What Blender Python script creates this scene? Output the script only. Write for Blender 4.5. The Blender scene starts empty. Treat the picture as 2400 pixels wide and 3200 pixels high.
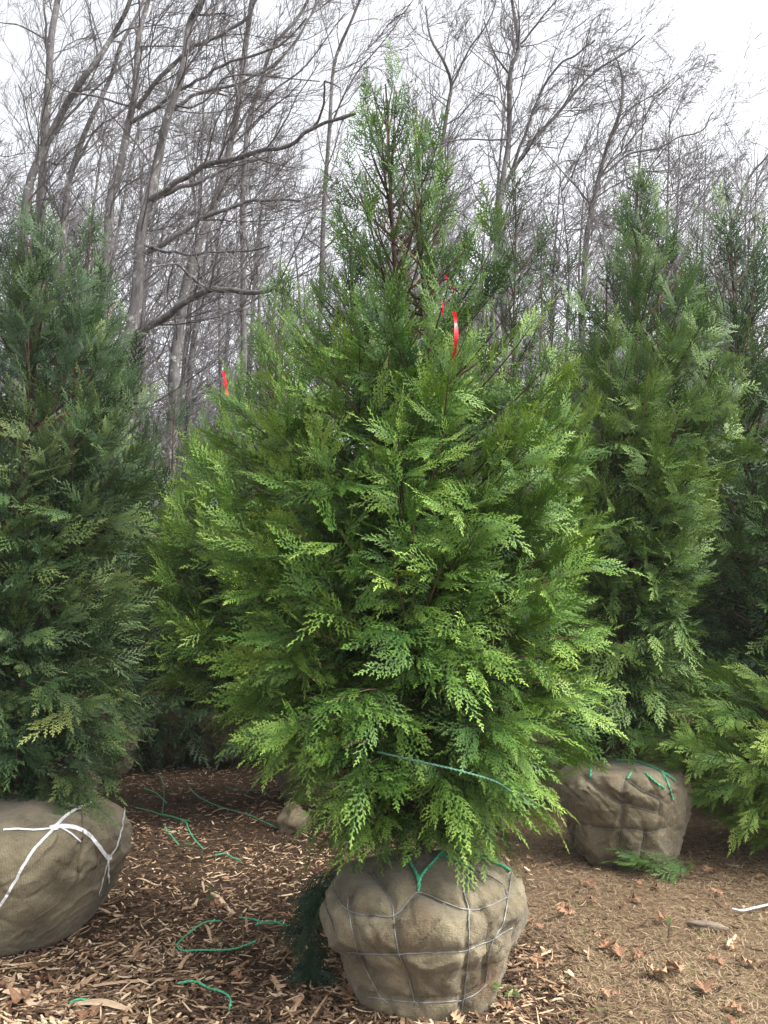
import bpy, math, random
import numpy as np
from mathutils import Vector, Matrix
from mathutils.bvhtree import BVHTree
random.seed(7); RNG = np.random.default_rng(7)
C = bpy.context.scene.collection
SC = bpy.context.scene
# ------------------------------------------------------------------ camera, sky, sun, exposure
PITCH = math.radians(8.0); CAMH = 1.5; F = 2488.0
cd = bpy.data.cameras.new('camera'); cam = bpy.data.objects.new('camera', cd); C.objects.link(cam)
cd.sensor_fit = 'VERTICAL'; cd.sensor_height = 36.0; cd.lens = 36.0*F/3200.0; cd.clip_end = 2000; cd.clip_start = .05
cam.location = (0, 0, CAMH); cam.rotation_euler = (math.pi/2+PITCH, 0, 0); SC.camera = cam
SUN_EL, SUN_AZ = 52.0, 112.0            # azimuth clockwise from +Y (camera looks along +Y): high to the right
W = bpy.data.worlds.new('World'); SC.world = W; W.use_nodes = True
nt = W.node_tree; nt.nodes.clear()
wo = nt.nodes.new('ShaderNodeOutputWorld'); bg = nt.nodes.new('ShaderNodeBackground')
sky = nt.nodes.new('ShaderNodeTexSky'); sky.sky_type = 'NISHITA'; sky.sun_disc = False
sky.sun_elevation = math.radians(SUN_EL); sky.sun_rotation = math.radians(SUN_AZ)
sky.air_density = 1.0; sky.dust_density = 6.0; sky.ozone_density = 1.0
hs = nt.nodes.new('ShaderNodeHueSaturation'); hs.inputs['Saturation'].default_value = .16; hs.inputs['Value'].default_value = 1.35
bg.inputs['Strength'].default_value = 0.15
nt.links.new(sky.outputs[0], hs.inputs['Color']); nt.links.new(hs.outputs[0], bg.inputs[0]); nt.links.new(bg.outputs[0], wo.inputs[0])
sl = bpy.data.lights.new('sun', 'SUN'); sl.energy = 1.3; sl.angle = math.radians(10); sl.color = (1, .96, .9)
so = bpy.data.objects.new('sun', sl); C.objects.link(so)
so.rotation_euler = (math.radians(90-SUN_EL), 0, math.radians(180-SUN_AZ)); so.location = (4, -4, 12)
# sun shines from azimuth SUN_AZ: a lamp rotated by z points its -Z away from (sin az, cos az)
_d = Vector((math.sin(math.radians(SUN_AZ))*math.cos(math.radians(SUN_EL)), math.cos(math.radians(SUN_AZ))*math.cos(math.radians(SUN_EL)), math.sin(math.radians(SUN_EL))))
so.rotation_euler = _d.to_track_quat('Z', 'Y').to_euler()
vs = SC.view_settings; vs.view_transform = 'Standard'; vs.look = 'None'; vs.gamma = 1; vs.use_curve_mapping = False; vs.exposure = 1.22

# ------------------------------------------------------------------ helpers
def ray(px, py):
    x = (px-1200)/F; z = (1600-py)/F
    return Vector((x, math.cos(PITCH)-z*math.sin(PITCH), math.sin(PITCH)+z*math.cos(PITCH)))
def P(px, py, Y):
    r = ray(px, py); return Vector((0, 0, CAMH)) + r*(Y/r.y)
def G(px, py):                       # point on the ground
    r = ray(px, py); t = -CAMH/r.z; p = Vector((0, 0, CAMH))+r*t
    p.z = gz(p.x, p.y); return p
def _h(i, j, k, s):
    n = (i*374761393 + j*668265263 + k*2147483647 + s*1274126177) & 0xffffffff
    n = ((n ^ (n >> 13))*1274126177) & 0xffffffff
    return ((n ^ (n >> 16)) & 0xffff)/65535.0
def noise3(x, y, z, s=0):
    x, y, z = np.broadcast_arrays(np.asarray(x, float), np.asarray(y, float), np.asarray(z, float))
    i, j, k = np.floor(x).astype(np.int64), np.floor(y).astype(np.int64), np.floor(z).astype(np.int64)
    fx, fy, fz = x-i, y-j, z-k
    fx, fy, fz = fx*fx*(3-2*fx), fy*fy*(3-2*fy), fz*fz*(3-2*fz)
    def L(a, b, t): return a+(b-a)*t
    c = lambda a, b, d: _h(i+a, j+b, k+d, s)
    return L(L(L(c(0,0,0), c(1,0,0), fx), L(c(0,1,0), c(1,1,0), fx), fy), L(L(c(0,0,1), c(1,0,1), fx), L(c(0,1,1), c(1,1,1), fx), fy), fz)*2-1
def gz(x, y):
    a = .025*noise3(x*1.1, y*1.1, 0, 3)+.012*noise3(x*3.3, y*3.3, 0, 4)
    return a if np.ndim(a) else float(a)
class MB:
    def __init__(s): s.V = []; s.Q = []; s.A = []; s.n = 0
    def add(s, V, Q, A=None):
        V = np.asarray(V, np.float32); s.V.append(V); s.Q.append(np.asarray(Q, np.int64)+s.n)
        s.A.append(np.full(len(V), 0. if A is None else A, np.float32) if np.ndim(A) == 0 else np.asarray(A, np.float32)); s.n += len(V)
    def build(s, name, mat, parent=None, smooth=False, loc=None, uv=None):
        V = np.concatenate(s.V); Q = np.concatenate(s.Q); A = np.concatenate(s.A)
        if loc is not None: V = V-np.asarray(loc, np.float32)
        me = bpy.data.meshes.new(name); me.vertices.add(len(V)); me.vertices.foreach_set('co', V.astype(np.float32).ravel())
        me.loops.add(Q.size); me.loops.foreach_set('vertex_index', Q.astype(np.int32).ravel())
        me.polygons.add(len(Q)); me.polygons.foreach_set('loop_start', (np.arange(len(Q))*4).astype(np.int32))
        me.polygons.foreach_set('use_smooth', np.full(len(Q), smooth))
        at = me.attributes.new('tone', 'FLOAT', 'POINT'); at.data.foreach_set('value', A)
        me.update(calc_edges=True); me.materials.append(mat)
        o = bpy.data.objects.new(name, me); C.objects.link(o)
        if parent is not None: o.parent = parent
        if loc is not None: o.location = loc
        return o
def tag(o, label=None, cat=None, group=None, kind=None):
    if label: o['label'] = label
    if cat: o['category'] = cat
    if group: o['group'] = group
    if kind: o['kind'] = kind
    return o
def empty(name, loc, label, cat, group=None):
    o = bpy.data.objects.new(name, None); C.objects.link(o); o.location = loc; o.empty_display_size = .2
    return tag(o, label, cat, group)
def tube(mb, pts, radii, sides=6, tone=0., cap=False):
    p = np.asarray([tuple(q) for q in pts], float); n = len(p)
    r = np.broadcast_to(np.asarray(radii, float), (n,))
    t = np.gradient(p, axis=0); t /= np.linalg.norm(t, axis=1)[:, None]+1e-9
    ref = np.array([0, 0, 1.]) if abs(t[0, 2]) < .8 else np.array([1., 0, 0])
    u = np.cross(t, ref); bad = np.linalg.norm(u, axis=1) < .15
    u[bad] = np.cross(t[bad], np.array([.3, 1., .2])); u /= np.linalg.norm(u, axis=1)[:, None]+1e-9
    w = np.cross(t, u); a = np.arange(sides)*2*math.pi/sides
    V = p[:, None, :]+r[:, None, None]*(np.cos(a)[None, :, None]*u[:, None, :]+np.sin(a)[None, :, None]*w[:, None, :])
    V = V.reshape(-1, 3)
    i = np.arange(n-1)[:, None]*sides; j = np.arange(sides)[None, :]; k = (j+1) % sides
    Q = np.stack([i+j, i+k, i+sides+k, i+sides+j], -1).reshape(-1, 4)
    if cap and sides == 6:
        Q = np.concatenate([Q, [[0, 1, 2, 3], [0, 3, 4, 5]], np.array([[3, 2, 1, 0], [5, 4, 3, 0]])+(n-1)*sides])
    mb.add(V, Q, tone)
def smooth_line(pts, sub=5):
    p = [np.array(tuple(q), float) for q in pts]
    if len(p) < 3: return np.array([p[0]+(p[-1]-p[0])*t for t in np.linspace(0, 1, sub+1)])
    q = [2*p[0]-p[1]]+p+[2*p[-1]-p[-2]]; out = []
    for i in range(1, len(q)-2):
        for t in np.linspace(0, 1, sub, endpoint=False):
            a, b, c, d = q[i-1], q[i], q[i+1], q[i+2]
            out.append(.5*((2*b)+(-a+c)*t+(2*a-5*b+4*c-d)*t*t+(-a+3*b-3*c+d)*t**3))
    out.append(p[-1]); return np.array(out)
def resample(p, step):
    s = np.r_[0, np.cumsum(np.linalg.norm(np.diff(p, axis=0), axis=1))]; n = max(2, int(s[-1]/step)+1)
    q = np.linspace(0, s[-1], n); return np.stack([np.interp(q, s, p[:, k]) for k in range(3)], 1)
def twine(mb, pts, r=.003, pitch=.02):
    p = resample(smooth_line(pts, 6), pitch/5); n = len(p)
    t = np.gradient(p, axis=0); t /= np.linalg.norm(t, axis=1)[:, None]+1e-9
    u = np.cross(t, [.12, .3, 1.]); u /= np.linalg.norm(u, axis=1)[:, None]+1e-9; w = np.cross(t, u)
    a = np.arange(n)*(2*math.pi/10)
    for ph in (0, math.pi):
        q = p+r*.75*(np.cos(a+ph)[:, None]*u+np.sin(a+ph)[:, None]*w)
        tube(mb, q, r, 5, ph/3.2)

# ------------------------------------------------------------------ materials
def mat(name):
    m = bpy.data.materials.new(name); m.use_nodes = True; t = m.node_tree; t.nodes.clear()
    out = t.nodes.new('ShaderNodeOutputMaterial'); b = t.nodes.new('ShaderNodeBsdfPrincipled'); t.links.new(b.outputs[0], out.inputs[0])
    return m, t, b, out
def N(t, ty, **kw):
    n = t.nodes.new(ty)
    for k, v in kw.items():
        if k in n.inputs: n.inputs[k].default_value = v
        else: setattr(n, k, v)
    return n
def ramp(t, stops, src):
    r = t.nodes.new('ShaderNodeValToRGB'); e = r.color_ramp.elements
    while len(e) < len(stops): e.new(.5)
    for i, (p, c) in enumerate(stops): e[i].position = p; e[i].color = (*c, 1)
    t.links.new(src, r.inputs[0]); return r
def leaf_mat(name, stops, rough=.5, trans=.13):
    m, t, b, out = mat(name)
    a = N(t, 'ShaderNodeAttribute', attribute_name='tone')
    r = ramp(t, stops, a.outputs['Fac']); t.links.new(r.outputs[0], b.inputs['Base Color'])
    b.inputs['Roughness'].default_value = rough; b.inputs['Specular IOR Level'].default_value = .2
    tr = N(t, 'ShaderNodeBsdfTranslucent'); mx = N(t, 'ShaderNodeMixShader'); mx.inputs[0].default_value = trans
    g = N(t, 'ShaderNodeMix', data_type='RGBA', blend_type='MULTIPLY'); g.inputs[0].default_value = 1
    t.links.new(r.outputs[0], g.inputs[6]); g.inputs[7].default_value = (1.25, 1.3, .6, 1)
    t.links.new(g.outputs[2], tr.inputs[0]); t.links.new(b.outputs[0], mx.inputs[1]); t.links.new(tr.outputs[0], mx.inputs[2]); t.links.new(mx.outputs[0], out.inputs[0])
    return m
def tone_mat(name, stops, rough=.85, nscale=0, namt=.2, spec=.2):
    m, t, b, out = mat(name); a = N(t, 'ShaderNodeAttribute', attribute_name='tone'); src = a.outputs['Fac']
    if nscale:
        tc = N(t, 'ShaderNodeTexCoord'); nz = N(t, 'ShaderNodeTexNoise', Scale=nscale, Detail=5.); t.links.new(tc.outputs['Object'], nz.inputs['Vector'])
        ma = N(t, 'ShaderNodeMath', operation='MULTIPLY_ADD'); t.links.new(nz.outputs['Fac'], ma.inputs[0]); ma.inputs[1].default_value = namt*2
        m2 = N(t, 'ShaderNodeMath', operation='SUBTRACT'); t.links.new(src, m2.inputs[0]); m2.inputs[1].default_value = namt; t.links.new(m2.outputs[0], ma.inputs[2]); src = ma.outputs[0]
        bp = N(t, 'ShaderNodeBump', Strength=.4, Distance=.01); t.links.new(nz.outputs['Fac'], bp.inputs['Height']); t.links.new(bp.outputs[0], b.inputs['Normal'])
    r = ramp(t, stops, src); t.links.new(r.outputs[0], b.inputs['Base Color']); b.inputs['Roughness'].default_value = rough
    b.inputs['Specular IOR Level'].default_value = spec
    return m
M = {}
M['leaf_main'] = leaf_mat('bright_green_scale_foliage', [(0, (.008,.024,.010)), (.3, (.022,.062,.014)), (.6, (.074,.155,.026)), (.85, (.16,.265,.045)), (1, (.27,.37,.08))])
M['leaf_left'] = leaf_mat('olive_green_scale_foliage', [(0, (.008,.02,.011)), (.3, (.019,.046,.019)), (.65, (.055,.1,.03)), (1, (.22,.26,.08))])
M['leaf_right'] = leaf_mat('deep_green_scale_foliage', [(0, (.010,.028,.014)), (.3, (.026,.066,.022)), (.65, (.085,.155,.034)), (1, (.2,.3,.075))])
M['leaf_far'] = leaf_mat('dull_green_scale_foliage', [(0, (.012,.028,.015)), (.4, (.025,.052,.02)), (.75, (.055,.1,.035)), (1, (.13,.19,.07))])
M['twig'] = tone_mat('reddish_brown_twig_bark', [(0, (.035,.024,.018)), (.6, (.075,.05,.036)), (1, (.2,.12,.08))])
M['trunkbark'] = tone_mat('stringy_brown_trunk_bark', [(0, (.035,.025,.02)), (.5, (.09,.062,.048)), (1, (.18,.14,.12))], nscale=35, namt=.35)
def bark_mat():
    m, t, b, out = mat('grey_lichened_bark'); tc = N(t, 'ShaderNodeTexCoord')
    mp = N(t, 'ShaderNodeMapping'); mp.inputs['Scale'].default_value = (1, 1, .35); t.links.new(tc.outputs['Object'], mp.inputs[0])
    n1 = N(t, 'ShaderNodeTexNoise', Scale=14., Detail=6., Roughness=.7); t.links.new(mp.outputs[0], n1.inputs['Vector'])
    r1 = ramp(t, [(.3, (.055,.05,.049)), (.5, (.115,.107,.105)), (.75, (.21,.2,.197))], n1.outputs['Fac'])
    n2 = N(t, 'ShaderNodeTexNoise', Scale=7., Detail=4., Roughness=.65); t.links.new(tc.outputs['Object'], n2.inputs['Vector'])
    r2 = ramp(t, [(.6, (0,0,0)), (.66, (1,1,1))], n2.outputs['Fac'])
    mx = N(t, 'ShaderNodeMix', data_type='RGBA'); t.links.new(r2.outputs[0], mx.inputs[0]); t.links.new(r1.outputs[0], mx.inputs[6]); mx.inputs[7].default_value = (.34,.36,.33,1)
    t.links.new(mx.outputs[2], b.inputs['Base Color']); b.inputs['Roughness'].default_value = .95; b.inputs['Specular IOR Level'].default_value = .1
    bp = N(t, 'ShaderNodeBump', Strength=.6, Distance=.03); t.links.new(n1.outputs['Fac'], bp.inputs['Height']); t.links.new(bp.outputs[0], b.inputs['Normal'])
    return m
M['bark'] = bark_mat()
M['bare_twig'] = tone_mat('grey_brown_bare_twig', [(0, (.10,.092,.092)), (1, (.21,.198,.2))], .95)
def burlap_mat():
    m, t, b, out = mat('tan_burlap'); tc = N(t, 'ShaderNodeTexCoord'); 
    n1 = N(t, 'ShaderNodeTexNoise', Scale=5., Detail=6., Roughness=.62); t.links.new(tc.outputs['Object'], n1.inputs['Vector'])
    r1 = ramp(t, [(.28, (.075,.06,.037)), (.5, (.175,.148,.095)), (.72, (.28,.243,.16))], n1.outputs['Fac'])
    n3 = N(t, 'ShaderNodeTexNoise', Scale=2.2, Detail=3.); t.links.new(tc.outputs['Object'], n3.inputs['Vector'])
    r3 = ramp(t, [(.56, (0,0,0)), (.72, (1,1,1))], n3.outputs['Fac'])
    mr = N(t, 'ShaderNodeMix', data_type='RGBA'); t.links.new(r3.outputs[0], mr.inputs[0]); t.links.new(r1.outputs[0], mr.inputs[6]); mr.inputs[7].default_value = (.15,.095,.055,1)
    uv = N(t, 'ShaderNodeAttribute', attribute_name='weave')
    w1 = N(t, 'ShaderNodeTexWave', Scale=62., Distortion=1.2, bands_direction='X'); w2 = N(t, 'ShaderNodeTexWave', Scale=62., Distortion=1.2, bands_direction='Y')
    w1.inputs['Detail Scale'].default_value = 2; w2.inputs['Detail Scale'].default_value = 2
    t.links.new(uv.outputs['Vector'], w1.inputs['Vector']); t.links.new(uv.outputs['Vector'], w2.inputs['Vector'])
    mm = N(t, 'ShaderNodeMath', operation='MULTIPLY'); t.links.new(w1.outputs['Fac'], mm.inputs[0]); t.links.new(w2.outputs['Fac'], mm.inputs[1])
    n4 = N(t, 'ShaderNodeTexNoise', Scale=140., Detail=3.); t.links.new(tc.outputs['Object'], n4.inputs['Vector'])
    ad = N(t, 'ShaderNodeMath', operation='ADD'); t.links.new(mm.outputs[0], ad.inputs[0]); t.links.new(n4.outputs['Fac'], ad.inputs[1])
    mp = N(t, 'ShaderNodeMapRange'); mp.inputs[1].default_value = .3; mp.inputs[2].default_value = 1.3; mp.inputs[3].default_value = .55; mp.inputs[4].default_value = 1.3; t.links.new(ad.outputs[0], mp.inputs[0])
    mx = N(t, 'ShaderNodeMix', data_type='RGBA', blend_type='MULTIPLY'); mx.inputs[0].default_value = 1; t.links.new(mr.outputs[2], mx.inputs[6]); t.links.new(mp.outputs[0], mx.inputs[7])
    n6 = N(t, 'ShaderNodeTexNoise', Scale=34., Detail=6., Roughness=.75); t.links.new(tc.outputs['Object'], n6.inputs['Vector'])
    r6 = ramp(t, [(.60, (0,0,0)), (.68, (.75,.75,.75))], n6.outputs['Fac']); md = N(t, 'ShaderNodeMix', data_type='RGBA'); t.links.new(r6.outputs[0], md.inputs[0]); t.links.new(mx.outputs[2], md.inputs[6]); md.inputs[7].default_value = (.075,.055,.035,1)
    t.links.new(md.outputs[2], b.inputs['Base Color']); b.inputs['Roughness'].default_value = .95; b.inputs['Specular IOR Level'].default_value = .1
    b.inputs['Sheen Weight'].default_value = .15
    bp = N(t, 'ShaderNodeBump', Strength=.5, Distance=.002); t.links.new(ad.outputs[0], bp.inputs['Height'])
    n5 = N(t, 'ShaderNodeTexNoise', Scale=22., Detail=5., Roughness=.6); t.links.new(tc.outputs['Object'], n5.inputs['Vector'])
    b2 = N(t, 'ShaderNodeBump', Strength=.8, Distance=.02); t.links.new(n5.outputs['Fac'], b2.inputs['Height']); t.links.new(bp.outputs[0], b2.inputs['Normal'])
    t.links.new(b2.outputs[0], b.inputs['Normal']); return m
M['burlap'] = burlap_mat()
def plain(name, col, rough=.5, metal=0., spec=.4, nz=None):
    m, t, b, out = mat(name); b.inputs['Base Color'].default_value = (*col, 1); b.inputs['Roughness'].default_value = rough
    b.inputs['Metallic'].default_value = metal; b.inputs['Specular IOR Level'].default_value = spec
    if nz:
        tc = N(t, 'ShaderNodeTexCoord'); n = N(t, 'ShaderNodeTexNoise', Scale=nz, Detail=5., Roughness=.65); t.links.new(tc.outputs['Object'], n.inputs['Vector'])
        r = ramp(t, [(.25, tuple(c*.5 for c in col)), (.5, col), (.8, tuple(min(1, c*1.5) for c in col))], n.outputs['Fac']); t.links.new(r.outputs[0], b.inputs['Base Color'])
        bp = N(t, 'ShaderNodeBump', Strength=.4, Distance=.005); t.links.new(n.outputs['Fac'], bp.inputs['Height']); t.links.new(bp.outputs[0], b.inputs['Normal'])
    return m
M['wire'] = plain('galvanised_steel_wire', (.27,.27,.275), .5, .5, nz=20)
M['twine'] = plain('green_poly_twine', (.055,.36,.19), .5, nz=60)
M['twine_old'] = plain('faded_green_twine', (.08,.2,.13), .7, nz=60)
M['strap'] = plain('white_woven_strap', (.66,.66,.66), .45, nz=60)
M['rope_dark'] = plain('dirty_jute_rope', (.12,.09,.06), .9, nz=50)
M['ribbon'] = plain('red_flagging_tape', (.72,.02,.04), .4, nz=25)
M['stone'] = plain('speckled_field_stone', (.17,.135,.09), .9, nz=18)
M['woodstrip'] = tone_mat('split_wood', [(0, (.13,.075,.04)), (.5, (.34,.22,.13)), (1, (.58,.44,.3))], .8, 60, .25)
M['chip'] = tone_mat('wood_mulch_shreds', [(0, (.022,.015,.010)), (.3, (.062,.036,.022)), (.6, (.18,.112,.068)), (.85, (.40,.27,.165)), (1, (.62,.48,.32))], .85)
M['thatch'] = tone_mat('dry_grass_thatch', [(0, (.09,.06,.037)), (.4, (.21,.145,.09)), (.8, (.37,.27,.17)), (.93, (.42,.32,.2)), (.96, (.1,.14,.04)), (1, (.12,.18,.05))], .85)
M['oakleaf'] = tone_mat('dry_oak_leaf', [(0, (.13,.07,.04)), (.5, (.3,.17,.1)), (1, (.5,.34,.21))], .7, 25, .25)

# ------------------------------------------------------------------ ground
def ground():
    xs = np.r_[np.linspace(-300, -12, 14), np.linspace(-10, -4, 14), np.linspace(-3.9, 4.5, 220), np.linspace(5, 12, 14), np.linspace(16, 300, 14)]
    ys = np.r_[np.linspace(-60, 0, 8), np.linspace(.5, 2, 6), np.linspace(2.05, 9, 200), np.linspace(9.3, 30, 40), np.linspace(36, 400, 16)]
    X, Y = np.meshgrid(xs, ys); Z = gz(X, Y)
    near = (np.abs(X) < 5) & (Y > 1.5) & (Y < 9.5); Z = Z+np.where(near, .006*noise3(X*14, Y*14, 0, 8), 0)
    V = np.stack([X, Y, Z], -1).reshape(-1, 3); n = len(xs)
    i = np.arange(len(ys)-1)[:, None]*n; j = np.arange(n-1)[None, :]
    Q = np.stack([i+j, i+j+1, i+n+j+1, i+n+j], -1).reshape(-1, 4)
    m, t, b, out = mat('mulch_and_dry_turf'); tc = N(t, 'ShaderNodeTexCoord')
    sep = N(t, 'ShaderNodeSeparateXYZ'); t.links.new(tc.outputs['Object'], sep.inputs[0])
    nz = N(t, 'ShaderNodeTexNoise', Scale=1.6, Detail=5., Roughness=.6); t.links.new(tc.outputs['Object'], nz.inputs['Vector'])
    # turf lies right of the line x = 0.75 - 0.16*(y-3), the border broken by noise
    a = N(t, 'ShaderNodeMath', operation='MULTIPLY_ADD'); t.links.new(sep.outputs[1], a.inputs[0]); a.inputs[1].default_value = -.1; t.links.new(sep.outputs[0], a.inputs[2])
    c = N(t, 'ShaderNodeMath', operation='MULTIPLY_ADD'); t.links.new(nz.outputs['Fac'], c.inputs[0]); c.inputs[1].default_value = 1.1; t.links.new(a.outputs[0], c.inputs[2])
    mr = N(t, 'ShaderNodeMapRange'); mr.inputs[1].default_value = .45; mr.inputs[2].default_value = .95; t.links.new(c.outputs[0], mr.inputs[0])
    n1 = N(t, 'ShaderNodeTexNoise', Scale=38., Detail=8., Roughness=.7); t.links.new(tc.outputs['Object'], n1.inputs['Vector'])
    r1 = ramp(t, [(.3, (.02,.013,.009)), (.5, (.06,.039,.025)), (.75, (.13,.086,.054))], n1.outputs['Fac'])
    r2 = ramp(t, [(.3, (.065,.042,.026)), (.5, (.145,.1,.062)), (.75, (.26,.19,.115))], n1.outputs['Fac'])
    mx = N(t, 'ShaderNodeMix', data_type='RGBA'); t.links.new(mr.outputs[0], mx.inputs[0]); t.links.new(r1.outputs[0], mx.inputs[6]); t.links.new(r2.outputs[0], mx.inputs[7])
    t.links.new(mx.outputs[2], b.inputs['Base Color']); b.inputs['Roughness'].default_value = .95; b.inputs['Specular IOR Level'].default_value = .1
    bp = N(t, 'ShaderNodeBump', Strength=.8, Distance=.02); t.links.new(n1.outputs['Fac'], bp.inputs['Height']); t.links.new(bp.outputs[0], b.inputs['Normal'])
    mb = MB(); mb.add(V, Q); o = mb.build('ground', m, smooth=True); tag(o, 'brown mulch and dry turf ground under the trees', kind='structure')
ground()
def turfness(x, y): return x-.1*y+1.1*(noise3(x*1.6, y*1.6, 0, 21)*.25+.5)

# ------------------------------------------------------------------ scale-leaf fronds
def kite(p, d, nrm, l, w, lift=0.):
    """flat lobed blade: base point, direction, plane normal, length, width"""
    s = np.cross(nrm, d); q = p+d*l*.55
    return [p-s*w*.18, q-s*w*.5+nrm*lift, p+d*l, q+s*w*.5+nrm*lift]
def make_frond(seed, L=.30, lod=2):
    """a flat compound frond lying in the XY plane along +X; returns verts, quads, tip value (0 old .. 1 young)"""
    r = random.Random(seed); V = []; A = []
    up = np.array([0, 0, 1.])
    def ang(a): return np.array([math.cos(a), math.sin(a), 0.])
    def put(p, a, l, w, tipv, z=0.):
        d = ang(a); V.extend(kite(np.array([p[0], p[1], p[2]+z]), d, up, l, w, r.uniform(-.0015, .0015))); A.extend([tipv-.12, tipv, tipv+.12, tipv])
    def spray(p0, a0, s, base):
        """pinnate spray of length s"""
        sp = .0115 if lod == 2 else (.013 if lod == 1 else .024); n = max(3, int(s/sp)); a = a0; p = np.array(p0, float)
        curve = r.uniform(-.25, .25)/n; fold = r.uniform(-.15, .15)
        for i in range(n):
            t = i/n; st = s/n; d = ang(a)
            V.extend(kite(p, d, up, st*1.7, .006 if lod == 2 else .008, 0)); tv = base+.5*t; A.extend([tv]*4)
            side = 1 if i % 2 else -1
            prof = (.5+1.2*t*(1-t)*1.6)*(1-t*.6)
            l = s*.36*prof*r.uniform(.75, 1.2); aa = a+side*r.uniform(.5, .66); z = fold*l
            wid = .0085 if lod == 2 else (.0105 if lod == 1 else .022)
            put(p+np.array([0, 0, 0]), aa, l, wid, tv+.15)
            if lod == 2 and l > .014:
                k = int(l/.0095)
                for j in range(k):
                    u = (j+.7)/(k+.6); pp = p+ang(aa)*l*u; s2 = 1 if j % 2 else -1
                    put(pp, aa+s2*r.uniform(.42, .62), l*.42*(1.1-u*.6), .0075, tv+.25+.2*u)
            p = p+d*st; a += curve
        put(p, a, s*.1, .005, base+.6)
    nn = max(5, int(L/.027)) if lod == 2 else max(5, int(L/.034)) if lod == 1 else 6
    a = 0.; p = np.array([0., 0, 0]); curve = r.uniform(-.5, .5)/nn
    for i in range(nn):
        t = i/nn; d = ang(a); st = L*.82/nn
        V.extend(kite(p, d, up, st*1.5, .004, 0)); A.extend([-.2]*4)
        if t > .08:
            side = 1 if i % 2 else -1
            l = L*(.40*(1-t)+.13)*(.55+min(1, t*2.5)*.5)*r.uniform(.7, 1.15)
            spray(p, a+side*r.uniform(.45, .7), l, .1+.3*t)
        p = p+d*st; a += curve
    spray(p, a, L*.26, .45)
    V = np.array(V, float); A = np.array(A, float)
    x, y = V[:, 0]/L, V[:, 1]/L                      # cup and droop
    V[:, 2] += -L*.20*x*x*r.uniform(.3, 1.2)-L*.5*y*y*r.uniform(.2, 1)+L*.02*np.sin(x*7+seed)+L*.02*np.sin(y*10+x*5)
    return V, A, L
FR = {lod: [make_frond(100+i, [.26, .32, .22, .36, .28, .24][i % 6], lod) for i in range(8 if lod == 2 else 5)] for lod in (0, 1, 2)}

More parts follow.
